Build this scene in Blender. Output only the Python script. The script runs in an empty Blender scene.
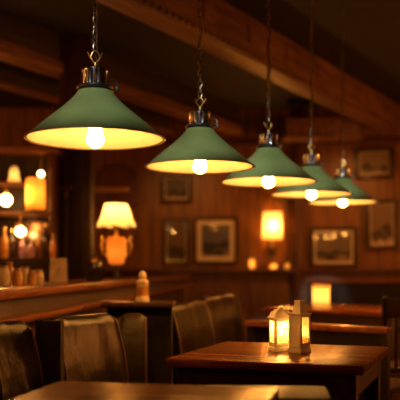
import bpy, bmesh, math, random
from mathutils import Vector, Matrix
random.seed(7)
PI = math.pi
SC = bpy.context.scene
COL = SC.collection
F = 800.0        # focal length in pixels of a 400 px frame
HZ = 268.0       # horizon row
EYE = 1.08       # eye height

def P(px, py, d):
    """point of the room at depth d that the photograph shows at (px, py)"""
    return Vector(((px - 200.0) * d / F, d, EYE + (HZ - py) * d / F))

# ------------------------------------------------------------------ materials
def new_mat(name):
    m = bpy.data.materials.new(name); m.use_nodes = True
    nt = m.node_tree
    b = nt.nodes['Principled BSDF']
    return m, nt, b

def plain(name, col, rough=0.5, metal=0.0, spec=0.5, var=0.15, scale=8.0, bump=0.0, coat=0.0, bscale=None):
    m, nt, b = new_mat(name)
    N = nt.nodes; L = nt.links
    tc = N.new('ShaderNodeTexCoord')
    no = N.new('ShaderNodeTexNoise'); no.inputs['Scale'].default_value = scale; no.inputs['Detail'].default_value = 4
    L.new(tc.outputs['Object'], no.inputs['Vector'])
    r = N.new('ShaderNodeValToRGB')
    r.color_ramp.elements[0].position = 0.3; r.color_ramp.elements[1].position = 0.7
    r.color_ramp.elements[0].color = [c * (1 - var) for c in col] + [1]
    r.color_ramp.elements[1].color = [min(1, c * (1 + var)) for c in col] + [1]
    L.new(no.outputs['Fac'], r.inputs['Fac']); L.new(r.outputs['Color'], b.inputs['Base Color'])
    b.inputs['Roughness'].default_value = rough; b.inputs['Metallic'].default_value = metal
    b.inputs['Specular IOR Level'].default_value = spec
    b.inputs['Coat Weight'].default_value = coat; b.inputs['Coat Roughness'].default_value = 0.12
    if bump:
        n2 = N.new('ShaderNodeTexNoise'); n2.inputs['Scale'].default_value = bscale or scale * 2; n2.inputs['Detail'].default_value = 5
        L.new(tc.outputs['Object'], n2.inputs['Vector'])
        bp = N.new('ShaderNodeBump'); bp.inputs['Strength'].default_value = bump; bp.inputs['Distance'].default_value = 0.02
        L.new(n2.outputs['Fac'], bp.inputs['Height']); L.new(bp.outputs['Normal'], b.inputs['Normal'])
    return m

def wood(name, dark, light, rough=0.35, grain='X', scale=3.0, bump=0.12, board=0.0, spec=0.5, coat=0.0):
    """stretched-noise grain along one axis, optional board joints of the given width"""
    m, nt, b = new_mat(name)
    N = nt.nodes; L = nt.links
    tc = N.new('ShaderNodeTexCoord'); mp = N.new('ShaderNodeMapping')
    s = {'X': (0.6, 9, 9), 'Y': (9, 0.6, 9), 'Z': (9, 9, 0.6)}[grain]
    mp.inputs['Scale'].default_value = [v * scale / 3 for v in s]
    L.new(tc.outputs['Object'], mp.inputs['Vector'])
    no = N.new('ShaderNodeTexNoise'); no.inputs['Scale'].default_value = 3.0; no.inputs['Detail'].default_value = 7; no.inputs['Roughness'].default_value = 0.62
    no.inputs['Distortion'].default_value = 0.6
    L.new(mp.outputs['Vector'], no.inputs['Vector'])
    r = N.new('ShaderNodeValToRGB')
    r.color_ramp.elements[0].position = 0.32; r.color_ramp.elements[1].position = 0.68
    r.color_ramp.elements[0].color = list(dark) + [1]; r.color_ramp.elements[1].color = list(light) + [1]
    L.new(no.outputs['Fac'], r.inputs['Fac'])
    colout = r.outputs['Color']; hout = no.outputs['Fac']
    if board:
        sx = N.new('ShaderNodeSeparateXYZ'); L.new(tc.outputs['Object'], sx.inputs[0])
        ax = 'Y' if grain == 'X' else 'X'
        mu = N.new('ShaderNodeMath'); mu.operation = 'DIVIDE'; mu.inputs[1].default_value = board; L.new(sx.outputs[ax], mu.inputs[0])
        fr = N.new('ShaderNodeMath'); fr.operation = 'FRACT'; L.new(mu.outputs[0], fr.inputs[0])
        pp = N.new('ShaderNodeMath'); pp.operation = 'PINGPONG'; pp.inputs[1].default_value = 0.5; L.new(fr.outputs[0], pp.inputs[0])
        ss = N.new('ShaderNodeMapRange'); ss.inputs['From Min'].default_value = 0.0; ss.inputs['From Max'].default_value = 0.07
        L.new(pp.outputs[0], ss.inputs['Value'])
        mx = N.new('ShaderNodeMix'); mx.data_type = 'RGBA'; mx.inputs['A'].default_value = [c * 0.25 for c in dark] + [1]
        L.new(ss.outputs[0], mx.inputs['Factor']); L.new(colout, mx.inputs['B']); colout = mx.outputs['Result']
        ad = N.new('ShaderNodeMath'); ad.operation = 'MULTIPLY_ADD'; ad.inputs[1].default_value = 0.2
        L.new(hout, ad.inputs[0]); L.new(ss.outputs[0], ad.inputs[2]); hout = ad.outputs[0]
    L.new(colout, b.inputs['Base Color'])
    b.inputs['Roughness'].default_value = rough; b.inputs['Specular IOR Level'].default_value = spec
    b.inputs['Coat Weight'].default_value = coat; b.inputs['Coat Roughness'].default_value = 0.15
    bp = N.new('ShaderNodeBump'); bp.inputs['Strength'].default_value = bump; bp.inputs['Distance'].default_value = 0.01
    L.new(hout, bp.inputs['Height']); L.new(bp.outputs['Normal'], b.inputs['Normal'])
    return m

def glow(name, col, strength):
    m = bpy.data.materials.new(name); m.use_nodes = True
    nt = m.node_tree; nt.nodes.clear()
    e = nt.nodes.new('ShaderNodeEmission'); o = nt.nodes.new('ShaderNodeOutputMaterial')
    e.inputs['Color'].default_value = list(col) + [1]; e.inputs['Strength'].default_value = strength
    nt.links.new(e.outputs[0], o.inputs['Surface'])
    return m

def translucent(name, col, mixf=0.75):
    m = bpy.data.materials.new(name); m.use_nodes = True
    nt = m.node_tree; nt.nodes.clear()
    t = nt.nodes.new('ShaderNodeBsdfTranslucent'); d = nt.nodes.new('ShaderNodeBsdfDiffuse')
    mx = nt.nodes.new('ShaderNodeMixShader'); o = nt.nodes.new('ShaderNodeOutputMaterial')
    tc = nt.nodes.new('ShaderNodeTexCoord'); no = nt.nodes.new('ShaderNodeTexNoise'); no.inputs['Scale'].default_value = 14
    r = nt.nodes.new('ShaderNodeValToRGB')
    r.color_ramp.elements[0].color = [c * 0.85 for c in col] + [1]; r.color_ramp.elements[1].color = list(col) + [1]
    nt.links.new(tc.outputs['Object'], no.inputs['Vector']); nt.links.new(no.outputs['Fac'], r.inputs['Fac'])
    nt.links.new(r.outputs['Color'], t.inputs['Color']); nt.links.new(r.outputs['Color'], d.inputs['Color'])
    mx.inputs[0].default_value = mixf
    nt.links.new(d.outputs[0], mx.inputs[1]); nt.links.new(t.outputs[0], mx.inputs[2]); nt.links.new(mx.outputs[0], o.inputs['Surface'])
    return m

def pane_glass(name, tint=(0.95, 0.95, 0.95), rough=0.02):
    """thin clear pane: mostly see-through, with a Fresnel reflection"""
    m = bpy.data.materials.new(name); m.use_nodes = True
    nt = m.node_tree; nt.nodes.clear()
    t = nt.nodes.new('ShaderNodeBsdfTransparent'); t.inputs['Color'].default_value = list(tint) + [1]
    g = nt.nodes.new('ShaderNodeBsdfGlossy'); g.inputs['Roughness'].default_value = rough
    f = nt.nodes.new('ShaderNodeFresnel')
    ge = nt.nodes.new('ShaderNodeNewGeometry'); mr = nt.nodes.new('ShaderNodeMapRange')
    mr.inputs['To Min'].default_value = 1.55; mr.inputs['To Max'].default_value = 1 / 1.55   # same index seen from either side of the sheet
    nt.links.new(ge.outputs['Backfacing'], mr.inputs['Value']); nt.links.new(mr.outputs[0], f.inputs['IOR'])
    mx = nt.nodes.new('ShaderNodeMixShader'); o = nt.nodes.new('ShaderNodeOutputMaterial')
    nt.links.new(f.outputs[0], mx.inputs[0]); nt.links.new(t.outputs[0], mx.inputs[1]); nt.links.new(g.outputs[0], mx.inputs[2])
    nt.links.new(mx.outputs[0], o.inputs['Surface'])
    return m

def picture_mat(name, sky, land, spot, seed):
    """a soft generic painted landscape: pale upper band, dark land, lighter patches"""
    m, nt, b = new_mat(name)
    N = nt.nodes; L = nt.links
    tc = N.new('ShaderNodeTexCoord'); sx = N.new('ShaderNodeSeparateXYZ'); L.new(tc.outputs['Generated'], sx.inputs[0])
    no = N.new('ShaderNodeTexNoise'); no.inputs['Scale'].default_value = 3.2; no.inputs['Detail'].default_value = 6
    mp = N.new('ShaderNodeMapping'); mp.inputs['Location'].default_value = (seed, seed * 1.7, 0); L.new(tc.outputs['Generated'], mp.inputs['Vector'])
    L.new(mp.outputs['Vector'], no.inputs['Vector'])
    ad = N.new('ShaderNodeMath'); ad.operation = 'MULTIPLY_ADD'; ad.inputs[1].default_value = 0.9
    L.new(no.outputs['Fac'], ad.inputs[0]); L.new(sx.outputs['Z'], ad.inputs[2])
    r = N.new('ShaderNodeValToRGB'); r.color_ramp.interpolation = 'B_SPLINE'
    e = r.color_ramp.elements
    e[0].position = 0.45; e[0].color = list(spot) + [1]
    e[1].position = 1.25 / 1.45; e[1].color = list(sky) + [1]
    k = e.new(0.62); k.color = list(land) + [1]
    k = e.new(0.74); k.color = [c * 0.8 for c in land] + [1]
    L.new(ad.outputs[0], r.inputs['Fac']); L.new(r.outputs['Color'], b.inputs['Base Color'])
    b.inputs['Roughness'].default_value = 0.7
    return m

M = {}
M['shade_green'] = plain('shade_green_enamel', (0.205, 0.295, 0.115), 0.36, spec=0.5, var=0.14, scale=9, bump=0.02)
M['lining'] = plain('cream_lining', (0.90, 0.92, 0.74), 0.45, var=0.05)
M['rim_brass'] = plain('rim_brass', (0.55, 0.40, 0.16), 0.35, metal=0.7)
M['chrome'] = plain('dark_chrome', (0.30, 0.37, 0.44), 0.2, metal=1.0, var=0.1)
M['iron'] = plain('dark_iron', (0.055, 0.05, 0.048), 0.4, metal=0.8)
M['chain'] = plain('aged_chain', (0.34, 0.29, 0.22), 0.35, metal=1.0)
M['brass'] = plain('aged_brass', (0.62, 0.42, 0.15), 0.3, metal=1.0)
M['cord'] = plain('cloth_cord', (0.03, 0.022, 0.018), 0.8)
M['bulb'] = glow('bulb_glow', (1.0, 0.43, 0.085), 100.0)
M['globe'] = glow('globe_glow', (1.0, 0.50, 0.13), 34.0)
M['spark'] = glow('spark_glow', (1.0, 0.58, 0.2), 22.0)
M['shade_bulb'] = glow('shade_bulb_glow', (1.0, 0.55, 0.16), 140.0)
M['flame'] = glow('flame_glow', (1.0, 0.55, 0.14), 110.0)
M['soft_flame'] = glow('soft_flame_glow', (1.0, 0.5, 0.12), 70.0)
M['sconce_bulb'] = glow('sconce_bulb_glow', (1.0, 0.5, 0.13), 75.0)
M['wall'] = wood('wall_boards', (0.11, 0.043, 0.010), (0.27, 0.105, 0.025), 0.42, 'Z', 3, 0.15, board=0.21)
M['wains'] = wood('wainscot_wood', (0.075, 0.030, 0.012), (0.19, 0.072, 0.026), 0.38, 'Z', 3, 0.1)
M['lit_ledge'] = wood('lit_ledge_wood', (0.45, 0.24, 0.10), (0.70, 0.40, 0.18), 0.4, 'X')  # paler wood for the plaque ledge: its lit highlight given as colour
M['rail'] = wood('rail_wood', (0.05, 0.019, 0.008), (0.10, 0.035, 0.012), 0.3, 'X')
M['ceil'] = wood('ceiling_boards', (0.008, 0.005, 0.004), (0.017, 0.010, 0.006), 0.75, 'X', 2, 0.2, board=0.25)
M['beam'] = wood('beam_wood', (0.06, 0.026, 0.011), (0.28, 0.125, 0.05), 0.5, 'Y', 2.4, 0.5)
M['floor'] = wood('floor_boards', (0.03, 0.013, 0.006), (0.07, 0.028, 0.011), 0.3, 'Y', 2, 0.1, board=0.16)
M['table'] = wood('table_wood', (0.045, 0.014, 0.003), (0.30, 0.092, 0.013), 0.25, 'X', 3, 0.25, spec=0.09)
M['tleg'] = wood('table_leg_wood', (0.02, 0.008, 0.005), (0.05, 0.018, 0.008), 0.4, 'Z')
M['redwood'] = wood('red_counter_wood', (0.15, 0.045, 0.014), (0.30, 0.10, 0.03), 0.24, 'Y', 3, 0.05, coat=0.0, spec=0.4)
M['barfront'] = wood('bar_front_wood', (0.026, 0.008, 0.004), (0.055, 0.017, 0.007), 0.4, 'Z')
M['darkwood'] = wood('black_stained_wood', (0.010, 0.006, 0.005), (0.024, 0.013, 0.009), 0.5, 'Z', spec=0.2)
M['shaded_beam'] = wood('shaded_beam_wood', (0.016, 0.009, 0.006), (0.04, 0.02, 0.012), 0.6, 'Y', 2.4, 0.4)  # darker copy of the beam wood, for shade above the lit band
M['leather'] = plain('booth_leather', (0.0135, 0.0080, 0.0030), 0.30, spec=0.13, var=0.75, scale=9, bump=0.35, bscale=11)
M['leather_olive'] = plain('olive_booth_leather', (0.055, 0.036, 0.006), 0.36, var=0.5, scale=8, bump=0.45, bscale=14)
M['leather_green'] = plain('dark_green_top', (0.034, 0.042, 0.016), 0.45, spec=0.12, var=0.25, scale=9, bump=0.1)
M['piping'] = plain('leather_piping', (0.09, 0.045, 0.018), 0.3)
M['white_paint'] = plain('white_lantern_paint', (0.86, 0.80, 0.68), 0.5, var=0.12, scale=20)
M['wax'] = translucent('candle_wax', (0.95, 0.75, 0.45), 0.5)
M['glass'] = pane_glass('clear_pane')
M['pglass'] = pane_glass('picture_glass', rough=0.02)
def hazy_pane(name, col):
    m = bpy.data.materials.new(name); m.use_nodes = True
    nt = m.node_tree; nt.nodes.clear()
    t = nt.nodes.new('ShaderNodeBsdfTranslucent'); t.inputs['Color'].default_value = list(col) + [1]
    c = nt.nodes.new('ShaderNodeBsdfTransparent'); c.inputs['Color'].default_value = (0.97, 0.95, 0.9, 1)
    no = nt.nodes.new('ShaderNodeTexNoise'); no.inputs['Scale'].default_value = 30
    mr = nt.nodes.new('ShaderNodeMapRange'); mr.inputs['To Min'].default_value = 0.6; mr.inputs['To Max'].default_value = 0.9
    mx = nt.nodes.new('ShaderNodeMixShader'); o = nt.nodes.new('ShaderNodeOutputMaterial')
    nt.links.new(no.outputs['Fac'], mr.inputs['Value']); nt.links.new(mr.outputs[0], mx.inputs[0])
    nt.links.new(t.outputs[0], mx.inputs[1]); nt.links.new(c.outputs[0], mx.inputs[2]); nt.links.new(mx.outputs[0], o.inputs['Surface'])
    return m
M['hazy'] = hazy_pane('hazy_lantern_glass', (0.95, 0.8, 0.5))
M['frost'] = translucent('frosted_candle_glass', (0.98, 0.83, 0.50), 0.7)
M['lshade'] = translucent('cream_lampshade', (0.97, 0.82, 0.52), 0.75)
M['ashade'] = translucent('amber_lampshade', (0.95, 0.48, 0.13), 0.75)
M['frame'] = wood('frame_wood', (0.022, 0.009, 0.005), (0.055, 0.02, 0.009), 0.35, 'X')
M['mat'] = plain('picture_mat', (0.90, 0.76, 0.54), 0.8, var=0.06)
M['ceramic'] = plain('pale_ceramic', (0.62, 0.48, 0.32), 0.3, var=0.15)
M['paper'] = plain('card_paper', (0.82, 0.62, 0.46), 0.7, var=0.25, scale=22)
M['amberglass'] = plain('amber_glass', (0.50, 0.24, 0.06), 0.12, var=0.35, scale=25)
M['darkglass'] = plain('dark_bottle_glass', (0.03, 0.014, 0.010), 0.1, var=0.3)
M['purpleglass'] = plain('mauve_glass', (0.28, 0.15, 0.20), 0.15, var=0.3)
M['mirror'] = plain('tarnished_mirror', (0.20, 0.15, 0.14), 0.22, metal=1.0, var=0.3, scale=5)

# ------------------------------------------------------------------ mesh helpers
def box(bm, c, s, rot=None, bev=0.0, mi=0):
    g = bmesh.ops.create_cube(bm, size=1.0)
    vs = g['verts']
    bmesh.ops.scale(bm, vec=Vector(s), verts=vs)
    fs = list({f for v in vs for f in v.link_faces})
    if bev > 0:
        es = list({e for v in vs for e in v.link_edges})
        r = bmesh.ops.bevel(bm, geom=es, offset=min(bev, min(s) * 0.45), segments=2, affect='EDGES', profile=0.6)
        vs = list({v for f in r['faces'] for v in f.verts} | {v for v in vs if v.is_valid})
        fs = list({f for v in vs for f in v.link_faces})
    if rot is not None: bmesh.ops.rotate(bm, cent=(0, 0, 0), matrix=rot, verts=vs)
    bmesh.ops.translate(bm, vec=Vector(c), verts=vs)
    for f in fs: f.material_index = mi
    return vs

def lathe(bm, prof, n=32, c=(0, 0, 0), closed=False, flute=None):
    """revolve (r, z) pairs; r = 0 ends close in a point; flute(angle, i) scales the radius"""
    rings = []
    for i, (r, z) in enumerate(prof):
        if r < 1e-6:
            rings.append([bm.verts.new((c[0], c[1], c[2] + z))])
        else:
            row = []
            for k in range(n):
                a = 2 * PI * k / n
                q = r * (flute(a, i) if flute else 1.0)
                row.append(bm.verts.new((c[0] + q * math.cos(a), c[1] + q * math.sin(a), c[2] + z)))
            rings.append(row)
    pairs = list(zip(rings[:-1], rings[1:]))
    if closed: pairs.append((rings[-1], rings[0]))
    for A, B in pairs:
        for k in range(n):
            k2 = (k + 1) % n
            if len(A) == 1 and len(B) == 1: continue
            if len(A) == 1: f = [A[0], B[k2], B[k]]
            elif len(B) == 1: f = [A[k], A[k2], B[0]]
            else: f = [A[k], A[k2], B[k2], B[k]]
            try: bm.faces.new(f)
            except ValueError: pass

def tube(bm, pts, r, n=8, closed=False):
    pts = [Vector(p) for p in pts]; rings = []; m = len(pts)
    up = Vector((0.13, 0.21, 0.97)).normalized(); last = None
    for i, p in enumerate(pts):
        if closed: t = pts[(i + 1) % m] - pts[i - 1]
        else: t = pts[min(i + 1, m - 1)] - pts[max(i - 1, 0)]
        t.normalize()
        if last is None:
            a = t.cross(up)
            if a.length < 1e-3: a = t.cross(Vector((1, 0, 0)))
        else: a = last - t * last.dot(t)
        a.normalize(); last = a; b = t.cross(a)
        rr = r[i] if isinstance(r, (list, tuple)) else r
        rings.append([bm.verts.new(p + (a * math.cos(2 * PI * k / n) + b * math.sin(2 * PI * k / n)) * rr) for k in range(n)])
    seq = list(zip(rings[:-1], rings[1:]))
    if closed: seq.append((rings[-1], rings[0]))
    for A, B in seq:
        for k in range(n):
            bm.faces.new([A[k], A[(k + 1) % n], B[(k + 1) % n], B[k]])
    if not closed:
        bm.faces.new(rings[0][::-1]); bm.faces.new(rings[-1])

def prism(bm, poly, x0, x1, axis='X'):
    """extrude a closed outline of (a, b) pairs: along X it lies in y-z, along Y in x-z"""
    def v(t, a, b): return (t, a, b) if axis == 'X' else (a, t, b)
    A = [bm.verts.new(v(x0, a, b)) for a, b in poly]; B = [bm.verts.new(v(x1, a, b)) for a, b in poly]
    n = len(poly)
    for k in range(n): bm.faces.new([A[k], A[(k + 1) % n], B[(k + 1) % n], B[k]])
    bm.faces.new(A[::-1]); bm.faces.new(B)

def obj(name, bm, mats, parent=None, smooth=True, loc=(0, 0, 0), rotz=0.0):
    bmesh.ops.recalc_face_normals(bm, faces=bm.faces)
    me = bpy.data.meshes.new(name); bm.to_mesh(me); bm.free()
    if not isinstance(mats, (list, tuple)): mats = [mats]
    for m in mats: me.materials.append(m)
    if smooth:
        for p in me.polygons: p.use_smooth = True
        try: me.set_sharp_from_angle(angle=math.radians(38))
        except Exception: pass
    o = bpy.data.objects.new(name, me); COL.objects.link(o)
    o.location = loc; o.rotation_euler = (0, 0, rotz)
    if parent is not None: o.parent = parent
    return o

def tag(o, label, cat, group=None):
    o['label'] = label; o['category'] = cat
    if group: o['group'] = group
    return o

def thing(name, label, cat, loc=(0, 0, 0), rotz=0.0, group=None):
    o = bpy.data.objects.new(name, None); COL.objects.link(o)
    o.empty_display_size = 0.1
    o.location = loc; o.rotation_euler = (0, 0, rotz)
    return tag(o, label, cat, group)

def struct(name, bm, m, **k):
    o = obj(name, bm, m, **k); o['kind'] = 'structure'; return o

def BM(): return bmesh.new()

def clone(src, loc, rotz, label):
    """copy a thing with its parts and sub-parts"""
    r = src.copy(); COL.objects.link(r); r.location = loc; r.rotation_euler = (0, 0, rotz); r['label'] = label
    for ch in list(src.children):
        c = ch.copy(); COL.objects.link(c); c.parent = r
        for g in ch.children:
            d = g.copy(); COL.objects.link(d); d.parent = c
    return r

def lamp_light(name, kind, loc, power, col, size=0.03, **k):
    l = bpy.data.lights.new(name, kind); l.energy = power; l.color = col
    l.shadow_soft_size = size
    for a, v in k.items(): setattr(l, a, v)
    o = bpy.data.objects.new(name, l); COL.objects.link(o); o.location = loc
    return o

def aim(o, target):
    o.rotation_euler = (Vector(target) - o.location).to_track_quat('-Z', 'Y').to_euler()

# ------------------------------------------------------------------ room
CEIL = 3.2
WD = 10.6      # depth of the end wall
XL, XR, YF = -3.0, 4.2, -2.4
XC = P(297, 0, WD).x     # where the end wall folds towards us

bm = BM(); box(bm, ((XL + XR) / 2, (YF + WD) / 2, -0.05), (XR - XL + 0.4, WD - YF + 0.4, 0.1)); struct('floor', bm, M['floor'], smooth=False)
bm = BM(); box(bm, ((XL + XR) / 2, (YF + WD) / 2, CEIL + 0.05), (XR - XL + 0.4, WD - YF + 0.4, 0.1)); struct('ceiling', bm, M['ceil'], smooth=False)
bm = BM(); box(bm, ((XL + XC) / 2, WD + 0.06, CEIL / 2), (XC - XL, 0.12, CEIL)); struct('wall_back', bm, M['wall'], smooth=False)
ANG = math.radians(-9.5)
WLEN = (XR - XC) / math.cos(ANG)
bm = BM(); box(bm, (WLEN / 2, 0.06, CEIL / 2), (WLEN, 0.12, CEIL)); struct('wall_end', bm, M['wall'], smooth=False, loc=(XC, WD, 0), rotz=ANG)
bm = BM(); box(bm, (XL - 0.05, (YF + WD) / 2, CEIL / 2), (0.1, WD - YF, CEIL)); struct('wall_left', bm, M['wains'], smooth=False)
bm = BM(); box(bm, (XR + 0.05, (YF + WD) / 2, CEIL / 2), (0.1, WD - YF, CEIL)); struct('wall_right', bm, M['wains'], smooth=False)
bm = BM(); box(bm, ((XL + XR) / 2, YF - 0.05, CEIL / 2), (XR - XL, 0.1, CEIL)); struct('wall_front', bm, M['wains'], smooth=False)

# wainscot with raised panels under a projecting ledge
def wainscot(name, x0, x1, loc, rotz, h):
    bm = BM()
    box(bm, ((x0 + x1) / 2, -0.02, h / 2), (x1 - x0, 0.04, h))
    n = max(1, round((x1 - x0) / 0.62)); w = (x1 - x0) / n
    for k in range(n):
        box(bm, (x0 + (k + 0.5) * w, -0.05, h * 0.54), (w * 0.78, 0.03, h * 0.62), bev=0.014)
    return struct(name, bm, M['wains'], loc=loc, rotz=rotz)
LEDGE = EYE - 0.01
wainscot('trim_1', -1.4, XC - 0.02, (0, WD, 0), 0, LEDGE - 0.03)
wainscot('trim_2', 0.02, WLEN - 0.1, (XC, WD, 0), ANG, LEDGE - 0.03)
bm = BM(); box(bm, ((-1.4 + XC) / 2 - 0.02, -0.09, 0), (XC + 1.4 - 0.06, 0.18, 0.06), bev=0.012); struct('trim_3', bm, M['rail'], loc=(0, WD, LEDGE - 0.03))
bm = BM(); box(bm, (WLEN / 2, -0.06, 0), (WLEN - 0.1, 0.12, 0.06), bev=0.012); struct('trim_4', bm, M['rail'], loc=(XC, WD, LEDGE - 0.03), rotz=ANG)
# pilaster at the fold
bm = BM(); box(bm, (0, -0.05, CEIL / 2), (0.13, 0.10, CEIL), bev=0.012); box(bm, (0, -0.11, 1.6), (0.06, 0.03, 2.6), bev=0.01)
struct('trim_5', bm, M['rail'], loc=(XC - 0.03, WD, 0))
# pilaster strip behind the sconce
xs = P(273, 0, WD).x
bm = BM(); box(bm, (0, -0.014, 0.82), (0.34, 0.028, 1.5), bev=0.008); struct('trim_6', bm, M['wall'], loc=(xs, WD, LEDGE))
# picture rail / frieze on both parts of the end wall
zr = P(0, 143, WD).z
bm = BM(); box(bm, ((-1.4 + XC) / 2, -0.03, 0), (XC + 1.3, 0.06, 0.09), bev=0.015); struct('trim_7', bm, M['rail'], loc=(0, WD, zr))
bm = BM(); box(bm, (WLEN / 2, -0.03, 0), (WLEN - 0.1, 0.06, 0.09), bev=0.015); struct('trim_8', bm, M['rail'], loc=(XC, WD, zr), rotz=ANG)
# boxed soffit high on the end wall
a = P(286, 138, 10.1); b = P(361, 118, 10.1)
bm = BM(); box(bm, (0, 0.16, 0), (b.x - a.x, 0.32, b.z - a.z), bev=0.015)
box(bm, (0, 0.15, -(b.z - a.z) / 2 + 0.02), (b.x - a.x + 0.05, 0.34, 0.05), bev=0.012)
struct('trim_9', bm, M['beam'], loc=((a.x + b.x) / 2, 10.08, (a.z + b.z) / 2), rotz=0)

# ceiling beams, running diagonally with the row of lamps
def beam(name, p0, p1, w, h, carved=False, board=None):
    """p0, p1: two points of the lower near edge"""
    d = (p1 - p0); d.z = 0; L0 = d.length; d.normalize()
    a = p0 - d * 3.0; L = L0 + 6.0
    # keep inside the room
    while (a.x < XL + 0.05 or a.y < YF + 0.05): a = a + d * 0.05; L -= 0.05
    e = a + d * L
    while (e.x > XR - 0.05 or e.y > WD - 0.1): e = e - d * 0.05; L -= 0.05
    rz = math.atan2(-d.x, d.y)
    bm = BM()
    if board:    # lit lower band and shaded upper part, put into two wood colours
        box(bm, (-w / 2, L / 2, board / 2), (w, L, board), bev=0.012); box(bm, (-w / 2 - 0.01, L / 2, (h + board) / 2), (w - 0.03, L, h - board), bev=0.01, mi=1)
    else:
        box(bm, (w / 2 * -1, L / 2, h / 2), (w, L, h), bev=0.02)
    if carved:    # running moulding along the lower edge, and raised lozenges on the visible face
        n = int(L / 0.09)
        for k in range(n):
            box(bm, (0.006, (k + 0.5) * 0.09, 0.035), (0.03, 0.06, 0.035), bev=0.01)
        for k in range(int(L / 0.75)):
            box(bm, (0.003, 0.4 + k * 0.75, h * 0.56), (0.02, 0.16, 0.16), rot=None, bev=0.008)
    return struct(name, bm, [M['beam'], M['shaded_beam']], loc=(a.x, a.y, a.z), rotz=rz)
ZB = 2.84
def at_height(px, py, z):
    d = (z - EYE) * F / (HZ - py); return P(px, py, d)
# the visible long face looks right-and-down towards us
beam('trim_10', at_height(180, 24, ZB), at_height(397, 131, ZB), 0.22, CEIL - ZB, True)
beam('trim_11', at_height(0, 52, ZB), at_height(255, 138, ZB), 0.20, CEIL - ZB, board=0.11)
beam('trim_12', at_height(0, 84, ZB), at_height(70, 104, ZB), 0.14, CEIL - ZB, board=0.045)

# ------------------------------------------------------------------ pendant lamps
RL = 0.25
def make_pendant(loc, label, chain_len, twist):
    t = thing('pendant_lamp', label, 'lamp', loc, twist, 'green pendant lamps in a row')
    prof = [(1.0, 0.0), (0.985, 0.014), (0.90, 0.085), (0.77, 0.20), (0.62, 0.325), (0.48, 0.44), (0.37, 0.54), (0.295, 0.62), (0.25, 0.685), (0.235, 0.72)]
    sp = [(r * RL, z * RL) for r, z in prof]
    bm = BM(); lathe(bm, sp, 64); obj('shade', bm, M['shade_green'], t)
    bm = BM(); lathe(bm, [(max(r - 0.005, 0.004), z - 0.002) for r, z in sp[1:]] + [(0, 0.175)], 64); obj('lining', bm, M['lining'], t)
    bm = BM(); tube(bm, [(RL * math.cos(q * PI / 40), RL * math.sin(q * PI / 40), 0.001) for q in range(80)], 0.0035, 6, closed=True); obj('rim', bm, M['rim_brass'], t)
    zt = 0.72 * RL
    bm = BM(); lathe(bm, [(0, zt - 0.006), (0.064, zt - 0.006), (0.068, zt), (0.068, zt + 0.008), (0.060, zt + 0.013), (0, zt + 0.013)], 40)
    obj('flange', bm, M['iron'], t)
    bm = BM()
    fl = lambda a, i: 1.0 + (0.035 if math.cos(14 * a) > 0 else -0.02) * (1 if i in (2, 3) else 0)
    lathe(bm, [(0, zt + 0.012), (0.049, zt + 0.012), (0.049, zt + 0.018), (0.048, zt + 0.058), (0.050, zt + 0.062), (0.050, zt + 0.068), (0.043, zt + 0.073), (0, zt + 0.075)], 84, flute=fl)
    obj('cap', bm, M['chrome'], t)
    # side latch
    bm = BM()
    tube(bm, [(0.062, 0, zt + 0.008), (0.078, 0, zt + 0.010), (0.082, 0, zt + 0.024), (0.074, 0, zt + 0.034), (0.054, 0, zt + 0.036)], 0.0035, 8)
    box(bm, (0.080, 0, zt + 0.004), (0.014, 0.016, 0.018), bev=0.003)
    obj('latch', bm, M['iron'], t)
    # hanging stem and forked bail that takes the chain
    bm = BM()
    zc = zt + 0.074
    lathe(bm, [(0.010, zc - 0.003), (0.010, zc + 0.006), (0.006, zc + 0.010), (0.006, zc + 0.022), (0, zc + 0.023)], 16)
    for s in (-1, 1):
        tube(bm, [(0, 0, zc + 0.018), (s * 0.010, 0, zc + 0.030), (s * 0.017, 0, zc + 0.044), (s * 0.010, 0, zc + 0.058), (0, 0, zc + 0.064)], 0.003, 8)
        tube(bm, [(s * 0.008, 0, zc + 0.026), (s * 0.020, 0.004, zc + 0.044), (s * 0.026, 0.006, zc + 0.060)], 0.0022, 6)
    obj('bail', bm, M['brass'], t)
    # chain of oval links, turned a quarter each time
    bm = BM(); pitch = 0.0255; z = zc + 0.068; k = 0
    ztop = chain_len
    while z < ztop - 0.03:
        a = (k % 2) * PI / 2 + 0.5 + 0.05 * math.sin(k)
        pts = []
        for q in range(14):
            th = 2 * PI * q / 14
            u = 0.0085 * math.cos(th); w = 0.0175 * math.sin(th)
            pts.append((u * math.cos(a), u * math.sin(a), z + 0.008 + w))
        tube(bm, pts, 0.0026, 6, closed=True); z += pitch; k += 1
    obj('chain', bm, M['chain'], t)
    bm = BM(); pts = []; n = int((ztop - zc) / 0.012)
    for q in range(n + 1):
        zz = zc + 0.01 + (ztop - zc - 0.012) * q / n
        pts.append((0.009 * math.cos(q * 0.42), 0.009 * math.sin(q * 0.42), zz))
    tube(bm, pts, 0.0022, 6); obj('cord', bm, M['cord'], t)
    bm = BM(); lathe(bm, [(0, ztop), (0.055, ztop), (0.055, ztop - 0.01), (0.030, ztop - 0.03), (0.008, ztop - 0.036), (0, ztop - 0.036)], 24); obj('ceiling_rose', bm, M['iron'], t)
    # bulb
    bm = BM(); r = 0.032; cz = 0.001
    pr = [(0, cz - r)] + [(r * math.sin(a * PI / 12), cz - r * math.cos(a * PI / 12)) for a in range(1, 9)] + [(0.024, cz + 0.035), (0.016, cz + 0.052)]
    lathe(bm, pr, 24); bo = obj('bulb', bm, M['bulb'], t)
    bm = BM(); lathe(bm, [(0.0155, cz + 0.050), (0.0165, cz + 0.060), (0.016, cz + 0.085), (0.022, cz + 0.088), (0.022, 0.174), (0, 0.174)], 20); obj('lamp_holder', bm, M['brass'], bo)
    return t

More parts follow.
